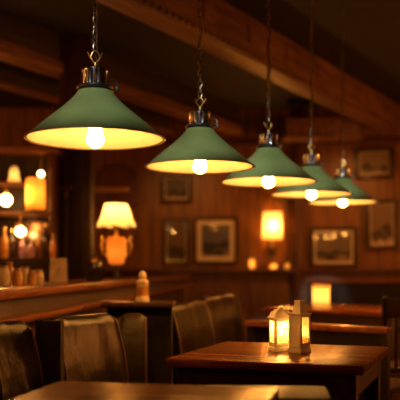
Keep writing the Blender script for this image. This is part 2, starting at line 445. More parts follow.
LAMPS = [
    (95.3, 139.5, 69.6, 'nearest and largest green cone pendant lamp, leftmost of the row of five', 0.25),
    (200.0, 167.0, 54.6, 'second green pendant lamp from the left, above the seat backs', -0.3),
    (268.6, 182.0, 47.6, 'third green pendant lamp from the left, middle of the row of five', 0.5),
    (311.5, 194.5, 39.6, 'fourth green pendant lamp from the left, partly behind the middle lamp', 0.1),
    (342.5, 202.5, 33.8, 'farthest and smallest green pendant lamp, rightmost of the row of five', -0.2),
]
lamp_pts = []
for (px, py, w, lab, tw) in LAMPS:
    d = F * RL / w; p = P(px, py, d); lamp_pts.append(p)
    make_pendant(p, lab, CEIL - p.z, tw)
    s = lamp_light('pendant_downlight', 'SPOT', p + Vector((0, 0, -0.048)), 3.0 + 1.1 * len(lamp_pts) ** 2, (1.0, 0.31, 0.045), 0.035, spot_size=math.radians(165), spot_blend=0.5)

# ------------------------------------------------------------------ tables
def make_table(name, label, o, ux, L, W, top, H, thick=0.032, leg=0.06, apron=0.08, inset=0.03, mat='table'):
    """o: near-left corner, ux: angle of the front edge"""
    t = thing(name, label, 'table', (o[0], o[1], 0), ux)
    bm = BM(); box(bm, (L / 2, W / 2, H - thick / 2), (L, W, thick), bev=0.007); obj('tabletop', bm, M[mat], t)
    i = inset
    bm = BM()
    za = H - thick - apron / 2
    box(bm, (L / 2, i + 0.015, za), (L - 2 * i, 0.022, apron)); box(bm, (L / 2, W - i - 0.015, za), (L - 2 * i, 0.022, apron))
    box(bm, (i + 0.015, W / 2, za), (0.022, W - 2 * i, apron)); box(bm, (L - i - 0.015, W / 2, za), (0.022, W - 2 * i, apron))
    obj('apron', bm, M['tleg'], t, smooth=False)
    for sx in (0, 1):
        for sy in (0, 1):
            cx = i + leg / 2 if sx == 0 else L - i - leg / 2; cy = i + leg / 2 if sy == 0 else W - i - leg / 2
            bm = BM(); hh = H - thick
            vs = box(bm, (cx, cy, hh / 2), (leg, leg, hh), bev=0.006)
            for v in vs:
                if v.co.z < hh * 0.5: v.co.x = cx + (v.co.x - cx) * 0.72; v.co.y = cy + (v.co.y - cy) * 0.72
            obj('leg', bm, M['tleg'], t)
    return t
TH = 0.76
make_table('dining_table', 'square dark varnished table in the middle with two white lanterns on it', (-0.123, 2.85), math.radians(-20), 0.70, 0.69, 0, TH)
make_table('dining_table', 'near dark brown table cut off by the bottom edge, left of the dark green one', (-0.384 - 0.125, 2.245 - 0.49), math.atan2(-0.129, 0.609), 0.625, 0.53, 0, TH, mat='table')
make_table('small_table', 'low table with a dark green top, right behind the near table', (0.0, 2.225), math.atan2(-0.03, 0.39), 0.365, 0.24, 0, 0.722, leg=0.04, apron=0.05, mat='leather_green')
make_table('dining_table', 'far long table by the end wall with a glowing cream candle jar on it', (0.50, 6.5), math.atan2(-0.80, 0.87), 1.19, 1.02, 0, TH)

# wooden bench behind the middle table (low back towards us)
def make_bench(name, label, p0, p1, zt, face=1):
    d = Vector((p1.x - p0.x, p1.y - p0.y, 0)); L = d.length
    t = thing(name, label, 'bench', (p0.x, p0.y, 0), math.atan2(d.y, d.x))
    bm = BM(); box(bm, (L / 2, 0.0, (zt + 0.35) / 2 - 0.01), (L - 0.08, 0.022, zt - 0.37), bev=0.004); obj('back_panel', bm, M['darkwood'], t)
    bm = BM(); box(bm, (L / 2, 0.0, zt - 0.02), (L, 0.075, 0.035), bev=0.01); obj('top_rail', bm, M['redwood'], t)
    for x in (0.03, L - 0.03):
        bm = BM(); box(bm, (x, 0, (zt - 0.036) / 2), (0.05, 0.05, zt - 0.036), bev=0.006); obj('post', bm, M['darkwood'], t)
    bm = BM(); box(bm, (L / 2, face * 0.22, 0.435), (L - 0.02, 0.40, 0.035), bev=0.01); obj('seat', bm, M['tleg'], t)
    for x in (0.04, L - 0.04):
        bm = BM(); box(bm, (x, face * 0.38, 0.209), (0.045, 0.045, 0.418), bev=0.005); obj('leg', bm, M['darkwood'], t)
    return t
make_bench('wooden_bench', 'dark wooden bench with a red-brown top rail, between middle and far table', Vector((0.285, 4.72, 0)), Vector((0.985, 4.16, 0)), 0.775, 1)
# settle along the end wall, behind the far table
wp = lambda s, off: Vector((XC + s * math.cos(ANG) + off * math.sin(ANG), WD + s * math.sin(ANG) - off * math.cos(ANG), 0))
make_bench('wall_settle', 'long dark wooden settle against the end wall behind the far table', wp(2.6, 0.14), wp(0.15, 0.14), 0.93, 1)

# chair at the right, beyond the middle table
def make_chair(label, loc, rz):
    t = thing('wooden_chair', label, 'chair', loc, rz)
    bm = BM(); box(bm, (0, 0, 0.445), (0.42, 0.40, 0.03), bev=0.012); obj('seat', bm, M['tleg'], t)
    for x in (-0.18, 0.18):
        bm = BM(); tube(bm, [(x, -0.17, 0.0), (x, -0.17, 0.43)], [0.016, 0.021], 10); obj('leg', bm, M['darkwood'], t)
        bm = BM(); tube(bm, [(x, 0.21, 0.0), (x, 0.18, 0.43), (x, 0.20, 0.65), (x, 0.245, 0.90)], [0.016, 0.021, 0.02, 0.017], 10); obj('leg', bm, M['darkwood'], t)
    bm = BM(); prism(bm, [(0.225 - 0.012, 0.77), (0.225 + 0.012, 0.77), (0.25, 0.885), (0.245, 0.90), (0.225, 0.885)], -0.175, 0.175); obj('backrest', bm, M['tleg'], t)
    bm = BM()
    for k in range(4): tube(bm, [(-0.11 + k * 0.073, 0.185, 0.455), (-0.11 + k * 0.073, 0.222, 0.78)], 0.009, 8)
    obj('spindles', bm, M['darkwood'], t)
    return t
make_chair('dark wooden spindle-back chair at the right edge beside the far table', (1.36, 5.15, 0), math.radians(170))

# ------------------------------------------------------------------ leather booths along the bar
ZT = 0.88
def make_booth(label, p0, p1, zt, leather='leather', seat_depth=0.42, near_panel=0.0, lean=0.05):
    d = Vector((p1[0] - p0[0], p1[1] - p0[1], 0)); L = d.length
    t = thing('booth_seat', label, 'booth seat', (p0[0], p0[1], 0), math.atan2(d.y, d.x))
    # padded back, rolled over at the top; channels of slight unevenness along the length
    bm = BM()
    prof = [(-0.015 - lean, 0.44), (-0.032 - lean * 0.6, 0.58), (-0.03 - lean * 0.25, 0.72), (-0.014, zt - 0.05), (-0.004, zt - 0.018), (0.014, zt - 0.002), (0.040, zt), (0.056, zt - 0.014), (0.064, zt - 0.05), (0.066, 0.35)]
    n = 26; rows = []
    for i in range(n + 1):
        x = L * i / n
        e = min(x, L - x); rnd = 0.03 * max(0, 1 - e / 0.05) ** 2
        wob = 0.0015 * math.sin(x * 31) + 0.003 * math.sin(x * 13 + 1)
        row = []
        for (y, z) in prof:
            k = max(0, (z - 0.44) / (zt - 0.44))
            row.append(bm.verts.new((x, y + (wob if y < 0 else 0), z - rnd * k + 0.003 * math.sin(x * 9) * k)))
        rows.append(row)
    m = len(prof)
    for A, B in zip(rows[:-1], rows[1:]):
        for k in range(m): bm.faces.new([A[k], A[(k + 1) % m], B[(k + 1) % m], B[k]])
    bm.faces.new(rows[0][::-1]); bm.faces.new(rows[-1])
    bk = obj('backrest', bm, M[leather], t)
    for x in (0.006, L - 0.006):
        bm = BM(); tube(bm, [(x, y - 0.003, z + (0.003 if z > zt - 0.06 else 0) - 0.026) for y, z in prof[:8]], 0.0065, 8); obj('piping', bm, M['piping'], bk)
    bm = BM(); box(bm, (L / 2, -seat_depth / 2 - 0.045, 0.41), (L - 0.01, seat_depth, 0.11), bev=0.035); obj('seat_cushion', bm, M[leather], t)
    bm = BM(); box(bm, (L / 2, -seat_depth / 2 + 0.03, 0.177), (L - 0.01, seat_depth + 0.09, 0.354), bev=0.005)
    obj('plinth', bm, M['darkwood'], t)
    if near_panel:
        bm = BM(); w = 0.07 + near_panel
        box(bm, (-0.03, 0.055 - w / 2, (zt - 0.0) / 2), (0.035, w, zt), bev=0.008)
        obj('end_panel', bm, M['darkwood'], t)
    return t
make_booth('dark leather seat back at the left edge, nearest to us', (-0.742, 2.80), (-0.648, 3.07), ZT)
make_booth('dark leather seat back with olive sheen, second from the left edge', (-0.567, 3.10), (-0.387, 3.66), ZT, near_panel=0.04)
make_booth('narrow olive leather corner seat below the wooden partition ledge', (-0.405, 3.93), (-0.262, 3.93), 0.855, 'leather_olive', 0.2, lean=0.01)
make_booth('rounded dark leather seat back just right of the black wooden partition', (-0.155, 4.28), (0.035, 5.0), ZT, seat_depth=0.22)
make_booth('farthest dark leather seat back, before the panelled end wall', (0.03, 5.30), (0.29, 6.25), ZT)

# partition with a shelf-like cap
t = thing('booth_partition', 'black wooden partition between leather seats with a shelf-like cap', 'partition', (-0.31, 4.14, 0), math.radians(-3))
bm = BM(); box(bm, (0.0, 0, 0.44), (0.335, 0.07, 0.88), bev=0.006); obj('panel', bm, M['darkwood'], t)
bm = BM(); box(bm, (-0.005, 0.0, 0.893), (0.37, 0.24, 0.026), bev=0.008); obj('cap', bm, M['barfront'], t)

def shaker(label, loc):
    t = thing('shaker_bottle', label, 'bottle', loc)
    bm = BM(); lathe(bm, [(0, 0), (0.036, 0), (0.038, 0.006), (0.036, 0.014), (0.031, 0.022), (0.030, 0.085), (0.033, 0.094), (0.033, 0.104), (0.026, 0.112), (0.018, 0.118), (0, 0.118)], 28); obj('body', bm, M['ceramic'], t)
    bm = BM(); lathe(bm, [(0.0305, 0.030), (0.0315, 0.031), (0.0315, 0.078), (0.0305, 0.079)], 28); obj('label_band', bm, M['amberglass'], t)
    bm = BM(); lathe(bm, [(0.017, 0.116), (0.020, 0.124), (0.021, 0.136), (0.017, 0.150), (0.009, 0.158), (0, 0.160)], 24); obj('cap', bm, M['ceramic'], t)
pc = P(142.5, 0, 4.12)
shaker('pale shaker bottle with a rounded cap standing on the partition cap', (pc.x, 4.12, 0.906))

# ------------------------------------------------------------------ bar counter
cd = Vector((0.69, 7.03, 0)).normalized()
c0 = Vector((-0.82, 3.27, 0)) - cd * 2.3
CZ = 0.99; CL = 2.3 + 7.0
t = thing('bar_counter', 'long dark wooden bar counter with a polished top running along the left', 'bar counter', c0, math.atan2(cd.y, cd.x) - PI / 2)
CW = 0.47
bm = BM(); box(bm, (-CW / 2, CL / 2, CZ - 0.0225), (CW, CL, 0.045), bev=0.014); obj('countertop', bm, M['redwood'], t)
bm = BM(); box(bm, (-CW / 2 - 0.0, CL / 2, 0.47), (CW - 0.12, CL - 0.04, 0.94), bev=0.006)
for k in range(12): box(bm, (-0.055, (k + 0.5) * CL / 12, 0.40), (0.025, CL / 12 * 0.8, 0.55), bev=0.012)
obj('front_panel', bm, M['barfront'], t)
bm = BM(); box(bm, (-0.012, CL / 2, 0.855), (0.085, CL - 0.06, 0.032), bev=0.012); obj('arm_rail', bm, M['redwood'], t)

def on_counter(px, d): return Vector(((px - 200) * d / F, d, CZ))

def tumbler(label, px, d, r, h, mk):
    o = thing('glass_jar', label, 'jar', on_counter(px, d), group='jars on the bar counter')
    bm = BM(); lathe(bm, [(0, 0), (r * 0.8, 0), (r * 0.95, h * 0.1), (r, h * 0.45), (r * 0.92, h * 0.72), (r * 0.7, h * 0.84), (r * 0.7, h * 0.9), (0, h * 0.9)], 24); obj('body', bm, M[mk], o)
    bm = BM(); lathe(bm, [(r * 0.74, h * 0.88), (r * 0.78, h * 0.9), (r * 0.78, h * 0.98), (r * 0.6, h), (0, h)], 24); obj('lid', bm, M['brass'], o)
JR = [(4, 4.15, 0.030, 0.105, 'ceramic', 'pale squat jar at the left end of the jars on the bar'),
      (9.5, 4.55, 0.026, 0.125, 'amberglass', 'taller amber jar behind the leftmost jar on the bar'),
      (17.5, 4.2, 0.028, 0.09, 'amberglass', 'amber jar with brass lid, second of the front jars on the bar'),
      (25, 4.35, 0.030, 0.10, 'ceramic', 'cream jar in the middle of the jars on the bar'),
      (32, 4.25, 0.026, 0.08, 'amberglass', 'small amber jar right of the cream jar on the bar'),
      (38.5, 4.4, 0.030, 0.083, 'ceramic', 'pale jar at the right end of the jars on the bar')]
for (px, d, r, h, mk, lab) in JR: tumbler(lab, px, d, r, h, mk)

# table-tent card
p = on_counter(58.5, 5.0)
t = thing('menu_card', 'pale upright card standing on the bar counter right of the jars', 'card', p, math.radians(-6))
bm = BM(); prism(bm, [(-0.022, 0.0), (-0.018, 0.0), (0.0, 0.148), (0.018, 0.0), (0.022, 0.0), (0.002, 0.152), (-0.002, 0.152)], -0.052, 0.052); obj('card', bm, M['paper'], t, smooth=False)
bm = BM()
box(bm, (0, 0, 0), (0.045, 0.0016, 0.038)); box(bm, (-0.004, 0, -0.04), (0.02, 0.0016, 0.03), rot=None); 
o = obj('emblem', bm, M['ceramic'], t, smooth=False); o.location = (0.010, -0.0128, 0.066); o.rotation_euler = (math.radians(-8), 0.5, 0)
# square decanter
p = on_counter(94.5, 5.35)
t = thing('square_decanter', 'dark square decanter with a round stopper on the bar counter', 'decanter', p, math.radians(8))
bm = BM(); box(bm, (0, 0, 0.065), (0.112, 0.09, 0.13), bev=0.014); obj('body', bm, M['darkglass'], t)
bm = BM(); lathe(bm, [(0.016, 0.128), (0.014, 0.140), (0.020, 0.144), (0.020, 0.148), (0.012, 0.151), (0.017, 0.158), (0.018, 0.166), (0.012, 0.175), (0, 0.177)], 20); obj('stopper', bm, M['brass'], t)

# table lamp with a scalloped shade
p = on_counter(116.5, 6.25); p.z = CZ
t = thing('table_lamp', 'table lamp with a glowing scalloped cream shade on the bar counter', 'lamp', p)
q = 6.25 / F
zb = lambda y: (279.6 - y) * q
bm = BM(); lathe(bm, [(0, 0), (0.055, 0), (0.058, 0.008), (0.040, 0.018), (0.018, 0.03), (0.014, 0.05), (0.014, zb(266)), (0.03, zb(264.5)), (0, zb(264))], 24); obj('base', bm, M['iron'], t)
bm = BM(); lathe(bm, [(0.03, zb(265)), (0.060, zb(263)), (0.076, zb(255)), (0.080, zb(247)), (0.080, zb(240)), (0.066, zb(237)), (0, zb(236.5))], 8); obj('body', bm, M['ashade'], t, smooth=False)
bm = BM(); lathe(bm, [(0, zb(260)), (0.02, zb(258)), (0.02, zb(246)), (0, zb(244))], 10); obj('inner_bulb', bm, glow('lamp_body_glow', (1.0, 0.5, 0.14), 6.5), t)
for s in (-1, 1):
    bm = BM(); tube(bm, [(s * 0.075, 0, zb(241)), (s * 0.105, 0, zb(240)), (s * 0.118, 0, zb(246)), (s * 0.105, 0, zb(254)), (s * 0.078, 0, zb(256))], 0.009, 8)
    lathe(bm, [(0, -0.014), (0.012, -0.007), (0.014, 0.003), (0.008, 0.012), (0, 0.014)], 12, c=(s * 0.112, 0, zb(238))); obj('handle', bm, M['brass'], t)
bm = BM(); lathe(bm, [(0.02, zb(237)), (0.012, zb(234)), (0.012, zb(228)), (0.022, zb(226)), (0.012, zb(224)), (0.007, zb(222)), (0.007, zb(216)), (0, zb(216))], 20); obj('neck', bm, M['brass'], t)
bm = BM()
fl = lambda a, i: 0.93 + 0.15 * abs(math.sin(4 * a)) * (1.0 if i < 5 else 0.5)
lathe(bm, [(0.150, zb(226.5)), (0.142, zb(224)), (0.126, zb(220)), (0.110, zb(214)), (0.100, zb(209)), (0.094, zb(205)), (0.090, zb(204))], 96, flute=fl)
for v in bm.verts:
    if v.co.z < zb(225): v.co.z -= 0.016 * abs(math.sin(4 * math.atan2(v.co.y, v.co.x))) - 0.006
obj('lamp_shade', bm, M['lshade'], t)
bm = BM(); lathe(bm, [(0, zb(217)), (0.018, zb(216)), (0.024, zb(213)), (0.018, zb(210)), (0, zb(209))], 14); obj('bulb', bm, M['shade_bulb'], t)

# ------------------------------------------------------------------ back bar
BD = 6.95
xr = P(56, 0, BD).x; xl = -2.75; zt = P(0, 153, BD).z
W = xr - xl; xm = (xl + xr) / 2
t = thing('back_bar', 'dark wooden back bar cabinet with shelves and a clouded mirror', 'cabinet', (xm, BD, 0))
ZC = 1.165
bm = BM(); box(bm, (0, 0.20, zt / 2), (W - 0.06, 0.03, zt - 0.02)); obj('back_panel', bm, M['darkwood'], t, smooth=False)
for x in (-W / 2 + 0.03, W / 2 - 0.03, 0.0):
    bm = BM(); box(bm, (x, 0.06, (zt + ZC) / 2), (0.055, 0.25, zt - ZC), bev=0.008); obj('post', bm, M['rail'], t)
bm = BM(); box(bm, (0, 0.05, zt + 0.02), (W + 0.06, 0.32, 0.055), bev=0.012); obj('cornice', bm, M['wains'], t)
SZ = P(0, 212, BD).z
bm = BM(); box(bm, (0, 0.05, SZ - 0.0175), (W - 0.06, 0.27, 0.035), bev=0.006); obj('shelf', bm, M['wains'], t)
UZ = P(0, 182.5, BD).z; x26 = P(27, 0, BD).x - xm
xa = 0.03
bm = BM(); box(bm, ((xa + x26) / 2, 0.06, UZ - 0.0125), (x26 - xa, 0.25, 0.025), bev=0.005); obj('shelf', bm, M['wains'], t)
bm = BM(); box(bm, (0, -0.02, ZC / 2), (W, 0.40, ZC), bev=0.008)
for k in range(4): box(bm, (-W / 2 + (k + 0.5) * W / 4, -0.225, ZC / 2), (W / 4 * 0.84, 0.02, ZC * 0.8), bev=0.008)
obj('base_cabinet', bm, M['darkwood'], t)
x0m = P(11, 0, BD).x - xm; x1m = P(50, 0, BD).x - xm
bm = BM(); box(bm, ((x0m + x1m) / 2, 0.178, (SZ - 0.04 + ZC) / 2), (x1m - x0m, 0.012, SZ - 0.06 - ZC), bev=0.003); obj('mirror', bm, M['mirror'], t)

# shelf lamps
def bb(px, py, d=BD): return P(px, py, d)
p = bb(14.2, 0, 6.92)
t = thing('bell_lamp', 'small glowing bell-shaped lamp on the upper shelf of the back bar', 'lamp', (p.x, 6.92, UZ))
bm = BM(); lathe(bm, [(0.058, 0.0), (0.056, 0.012), (0.046, 0.04), (0.040, 0.085), (0.036, 0.115), (0.022, 0.134), (0, 0.140)], 28); obj('lamp_shade', bm, M['lshade'], t)
bm = BM(); lathe(bm, [(0.012, 0.138), (0.010, 0.15), (0.014, 0.156), (0, 0.162)], 16); obj('finial', bm, M['iron'], t)
bm = BM(); lathe(bm, [(0, 0.025), (0.015, 0.04), (0.015, 0.07), (0, 0.085)], 12); obj('bulb', bm, glow('bell_bulb_glow', (1.0, 0.55, 0.16), 14.0), t)
p = bb(35.5, 0, 6.9)
t = thing('cylinder_lamp', 'glowing amber drum lamp standing on the lower shelf of the back bar', 'lamp', (p.x, 6.9, SZ))
bm = BM(); lathe(bm, [(0.070, 0.012), (0.082, 0.014), (0.083, 0.15), (0.082, 0.285), (0.070, 0.29)], 36); obj('lamp_shade', bm, M['ashade'], t)
bm = BM(); lathe(bm, [(0, 0), (0.078, 0), (0.078, 0.013), (0, 0.013)], 28); obj('base', bm, M['iron'], t)
bm = BM(); lathe(bm, [(0, 0.06), (0.028, 0.08), (0.028, 0.20), (0, 0.23)], 14, c=(-0.045, -0.025, 0)); obj('bulb', bm, glow('drum_bulb_glow', (1.0, 0.50, 0.12), 22.0), t)

def globe(label, px, py, d, r, ztop, mk='globe'):
    c = P(px, py, d)
    t = thing('globe_light', label, 'lamp', c, group='small globe lights at the back bar')
    bm = BM(); lathe(bm, [(0, -r)] + [(r * math.sin(k * PI / 14), -r * math.cos(k * PI / 14)) for k in range(1, 13)] + [(r * 0.25, r * 0.99)], 24); obj('bulb', bm, M[mk], t)
    bm = BM(); lathe(bm, [(r * 0.3, r * 0.95), (r * 0.42, r * 1.05), (r * 0.42, r * 1.6), (r * 0.2, r * 1.75), (0.004, r * 1.8), (0.004, ztop - c.z), (0, ztop - c.z)], 14); obj('holder', bm, M['brass'], t)
globe('round glowing bulb at the left edge under the upper shelf', 6, 200, 6.88, 0.050, UZ - 0.025)
globe('round glowing bulb hanging below the lower back bar shelf', 20.5, 231.5, 6.88, 0.042, SZ - 0.035)
globe('small bright bulb hanging above the amber drum lamp', 41, 174, 6.86, 0.026, zt - 0.0, 'spark')

def bottle(label, px, d, r, h, mk):
    p = P(px, 0, d)
    t = thing('bottle', label, 'bottle', (p.x, d, ZC), group='bottles on the back bar')
    bm = BM(); lathe(bm, [(0, 0), (r * 0.95, 0), (r, 0.01), (r, h * 0.55), (r * 0.85, h * 0.64), (r * 0.38, h * 0.74), (r * 0.33, h * 0.92), (0, h * 0.92)], 20); obj('body', bm, M[mk], t)
    bm = BM(); lathe(bm, [(r * 0.36, h * 0.90), (r * 0.40, h * 0.91), (r * 0.40, h), (0, h)], 16); obj('cap', bm, M['brass'], t)
bottle('tall dark bottle right of centre before the back bar mirror', 46.5, 6.9, 0.042, 0.30, 'darkglass')
bottle('slim amber bottle left of the tall dark one on the back bar', 39.5, 6.95, 0.026, 0.22, 'amberglass')
bottle('amber bottle at the right end of the back bar', 53.2, 6.80, 0.024, 0.21, 'amberglass')
bottle('squat mauve bottle in the middle of the back bar', 32, 6.9, 0.048, 0.16, 'purpleglass')
bottle('mauve bottle below the hanging bulb on the back bar', 22.5, 6.97, 0.036, 0.20, 'purpleglass')
bottle('tall amber bottle at the left edge of the back bar', 4.5, 6.88, 0.032, 0.27, 'amberglass')
bottle('dark bottle second from the left edge of the back bar', 11.5, 6.92, 0.034, 0.25, 'darkglass')

# column beside the back bar with a small ledge
x0 = P(58.5, 0, 7.25).x; x1 = P(91, 0, 7.25).x
bm = BM(); box(bm, ((x0 + x1) / 2, 7.40, CEIL / 2), (x1 - x0, 0.30, CEIL), bev=0.015)
for x in (x0 + 0.06, x1 - 0.06): box(bm, (x, 7.245, CEIL / 2), (0.05, 0.02, CEIL - 0.1), bev=0.006)
struct('trim_13', bm, M['barfront'])
p = P(65.3, 189, 7.18)
bm = BM(); box(bm, (0, 0, 0.012), (0.135, 0.11, 0.024), bev=0.006); box(bm, (0, 0.02, -0.035), (0.03, 0.07, 0.07), bev=0.006)
tag(obj('bracket_shelf', bm, M['beam'], loc=(p.x, 7.178, p.z)), 'small wooden bracket shelf on the dark column by the back bar', 'shelf')

# arched wooden plaque with a ledge on the end wall
AD = WD - 0.035
a = P(93, 206, AD); b = P(138, 165, AD)
t = thing('mounted_panel', 'arch-topped wooden wall panel with a narrow ledge above the scalloped lamp', 'wall panel', ((a.x + b.x) / 2, WD - 0.001, a.z))
w2 = (b.x - a.x) / 2; hh = b.z - a.z
pts = []
for k in range(25):
    th = PI * k / 24; pts.append((w2 * math.cos(th) * (1.0 if abs(math.cos(th)) < .98 else .99), hh * 0.33 + hh * 0.67 * math.sin(th) ** 0.8 if 0 < k < 24 else hh * 0.33))
pts += [(-w2, 0.06), (-w2 + 0.05, 0.0), (w2 - 0.05, 0.0), (w2, 0.06)]
bm = BM(); prism(bm, pts, -0.035, 0.0, axis='Y'); obj('panel', bm, M['wains'], t)
bm = BM(); tube(bm, [(x * 0.985, -0.035, z) for x, z in pts], 0.014, 8, closed=True); obj('moulding', bm, M['rail'], t)
zl = P(0, 190, AD).z - a.z
bm = BM(); box(bm, (-0.04, -0.075, zl), (w2 * 1.5, 0.11, 0.06), bev=0.01); obj('ledge', bm, M['lit_ledge'], t)

# ------------------------------------------------------------------ framed pictures
def picture(label, x0, y0, x1, y1, wall, mk, matw=0.13, fw=0.045, yaw=0.0, roll=0.0, tilt=0.0):
    if wall == 'back':
        d = WD - 0.035
        a = P(x0, y1, d); b = P(x1, y0, d); base = 0.0
    else:
        def hit(px, py):
            k = (px - 200) / F; d = 10.0
            for _ in range(20): d = WD + (k * d - XC) * math.tan(ANG) - 0.035
            return P(px, py, d)
        a = hit(x0, y1); b = hit(x1, y0); base = ANG
    w = (Vector((b.x - a.x, b.y - a.y))).length
    d0 = (a.y + b.y) / 2
    z0 = EYE + (HZ - y1) * d0 / F; z1 = EYE + (HZ - y0) * d0 / F; h = z1 - z0
    off = abs(math.sin(yaw)) * w / 2 + abs(math.sin(tilt)) * h / 2
    c = Vector(((a.x + b.x) / 2, d0 - off, (z0 + z1) / 2))
    t = thing('framed_picture', label, 'picture', c, base + yaw, 'framed pictures on the end wall')
    t.rotation_euler = (tilt, roll, base + yaw)
    bm = BM()
    for s in (-1, 1):
        box(bm, (s * (w / 2 - fw / 2), 0, 0), (fw, 0.034, h), bev=0.010)
        box(bm, (0, 0, s * (h / 2 - fw / 2)), (w - 2 * fw + 0.012, 0.032, fw), bev=0.010)
    obj('frame', bm, M['frame'], t)
    bm = BM(); box(bm, (0, 0.006, 0), (w - 1.6 * fw, 0.008, h - 1.6 * fw)); obj('mat', bm, M['mat'], t, smooth=False)
    m = matw * min(w, h)
    bm = BM(); box(bm, (0, 0.002, 0.004), (w - 2 * fw - 2 * m, 0.006, h - 2 * fw - 2 * m)); obj('print', bm, mk, t, smooth=False)
    bm = BM(); box(bm, (0, -0.008, 0), (w - 1.8 * fw, 0.003, h - 1.8 * fw)); obj('glass', bm, M['pglass'], t, smooth=False)
    return t
pm = [picture_mat('print_lake', (0.15, 0.15, 0.19), (0.035, 0.035, 0.05), (0.40, 0.30, 0.22), 1.0),
      picture_mat('print_town', (0.20, 0.12, 0.07), (0.05, 0.03, 0.022), (0.22, 0.14, 0.08), 2.3),
      picture_mat('print_hills', (0.14, 0.11, 0.10), (0.05, 0.035, 0.03), (0.34, 0.22, 0.14), 3.9),
      picture_mat('print_harbour', (0.24, 0.18, 0.15), (0.04, 0.035, 0.045), (0.45, 0.30, 0.18), 5.1),
      picture_mat('print_figures', (0.28, 0.19, 0.13), (0.05, 0.035, 0.028), (0.85, 0.62, 0.40), 6.6),
      picture_mat('print_valley', (0.34, 0.26, 0.20), (0.08, 0.06, 0.05), (0.50, 0.38, 0.28), 8.2)]
picture('square framed landscape with a wide cream mat left of the wall sconce', 193.5, 217, 238, 264.5, 'back', pm[0], 0.105, 0.045, tilt=math.radians(4.5))
picture('tall narrow framed picture left of the cream-matted landscape', 163, 218, 189.5, 265, 'back', pm[1], 0.03, 0.045, yaw=math.radians(4.1), tilt=math.radians(1.5))
picture('dark framed picture above the tall narrow one, under the second lamp', 161, 174, 192, 203, 'back', pm[2], 0.03, 0.05, yaw=math.radians(2.0), tilt=math.radians(5.1))
picture('wide framed picture with pale mat under the two farthest lamps', 309.5, 226.5, 357.5, 268, 'end', pm[3], 0.055, 0.055, yaw=math.radians(-0.8), tilt=math.radians(0.95))
picture('upright framed picture of pale figures at the right edge', 365.5, 199, 398.5, 250, 'end', pm[4], 0.03, 0.06, roll=math.radians(-1.5))
picture('small framed landscape highest on the right of the end wall', 354.5, 147, 394, 179, 'end', pm[5], 0.03, 0.06)

# ------------------------------------------------------------------ wall sconce and ledge lights
SD = WD - 0.14
p = P(272.5, 239.5, SD); q = SD / F
t = thing('wall_sconce', 'glowing rectangular wall sconce between the framed pictures', 'lamp', p)
hz = 27.5 * q
bm = BM()
ring = lambda w, d, z: [bm.verts.new((sx * w, sy * d, z)) for sx, sy in ((-1, -1), (1, -1), (1, 1), (-1, 1))]
r0 = ring(9.7 * q, 0.085, 0); r1 = ring(8.8 * q, 0.078, hz)
for k in range(4): bm.faces.new([r0[k], r0[(k + 1) % 4], r1[(k + 1) % 4], r1[k]])
obj('lamp_shade', bm, M['lshade'], t, smooth=False)
bm = BM(); lathe(bm, [(0, hz * 0.28), (0.022, hz * 0.34), (0.026, hz * 0.5), (0.02, hz * 0.66), (0, hz * 0.72)], 14); obj('bulb', bm, M['sconce_bulb'], t)
bm = BM(); lathe(bm, [(0.012, -0.09), (0.026, -0.085), (0.034, -0.07), (0.014, -0.055), (0.012, 0.03), (0.020, 0.035), (0.020, hz * 0.28), (0, hz * 0.28)], 16); obj('stem', bm, M['brass'], t)
bm = BM(); tube(bm, [(0, 0, -0.07), (0, 0.04, -0.12), (0, 0.10, -0.12), (0, 0.125, -0.10)], 0.010, 8); obj('arm', bm, M['brass'], t)
bm = BM(); box(bm, (0, 0.105, -0.12), (0.10, 0.015, 0.20), bev=0.006); obj('backplate', bm, M['iron'], t)

def votive(label, px, dd, r, h, st):
    p = P(px, 0, dd)
    t = thing('votive_light', label, 'candle', (p.x, dd, LEDGE), group='votive lights on the wall ledge')
    bm = BM(); lathe(bm, [(0, 0.0), (r * 0.8, 0.0), (r, h * 0.3), (r * 0.95, h), (r * 0.85, h), (r * 0.9, h * 0.35), (0, h * 0.12)], 20); obj('cup', bm, M['frost'], t)
    bm = BM(); lathe(bm, [(0, h * 0.3), (r * 0.3, h * 0.42), (r * 0.22, h * 0.65), (0, h * 0.95)], 12); obj('flame', bm, glow('votive_flame', (1.0, 0.52, 0.14), st), t)
votive('tallest votive light on the ledge, left of the sconce', 252, WD - 0.10, 0.036, 0.125, 26)
votive('low votive light on the ledge directly below the sconce', 273.5, WD - 0.10, 0.042, 0.062, 40)
votive('dim votive light on the ledge right of the sconce', 287, WD - 0.10, 0.03, 0.07, 10)

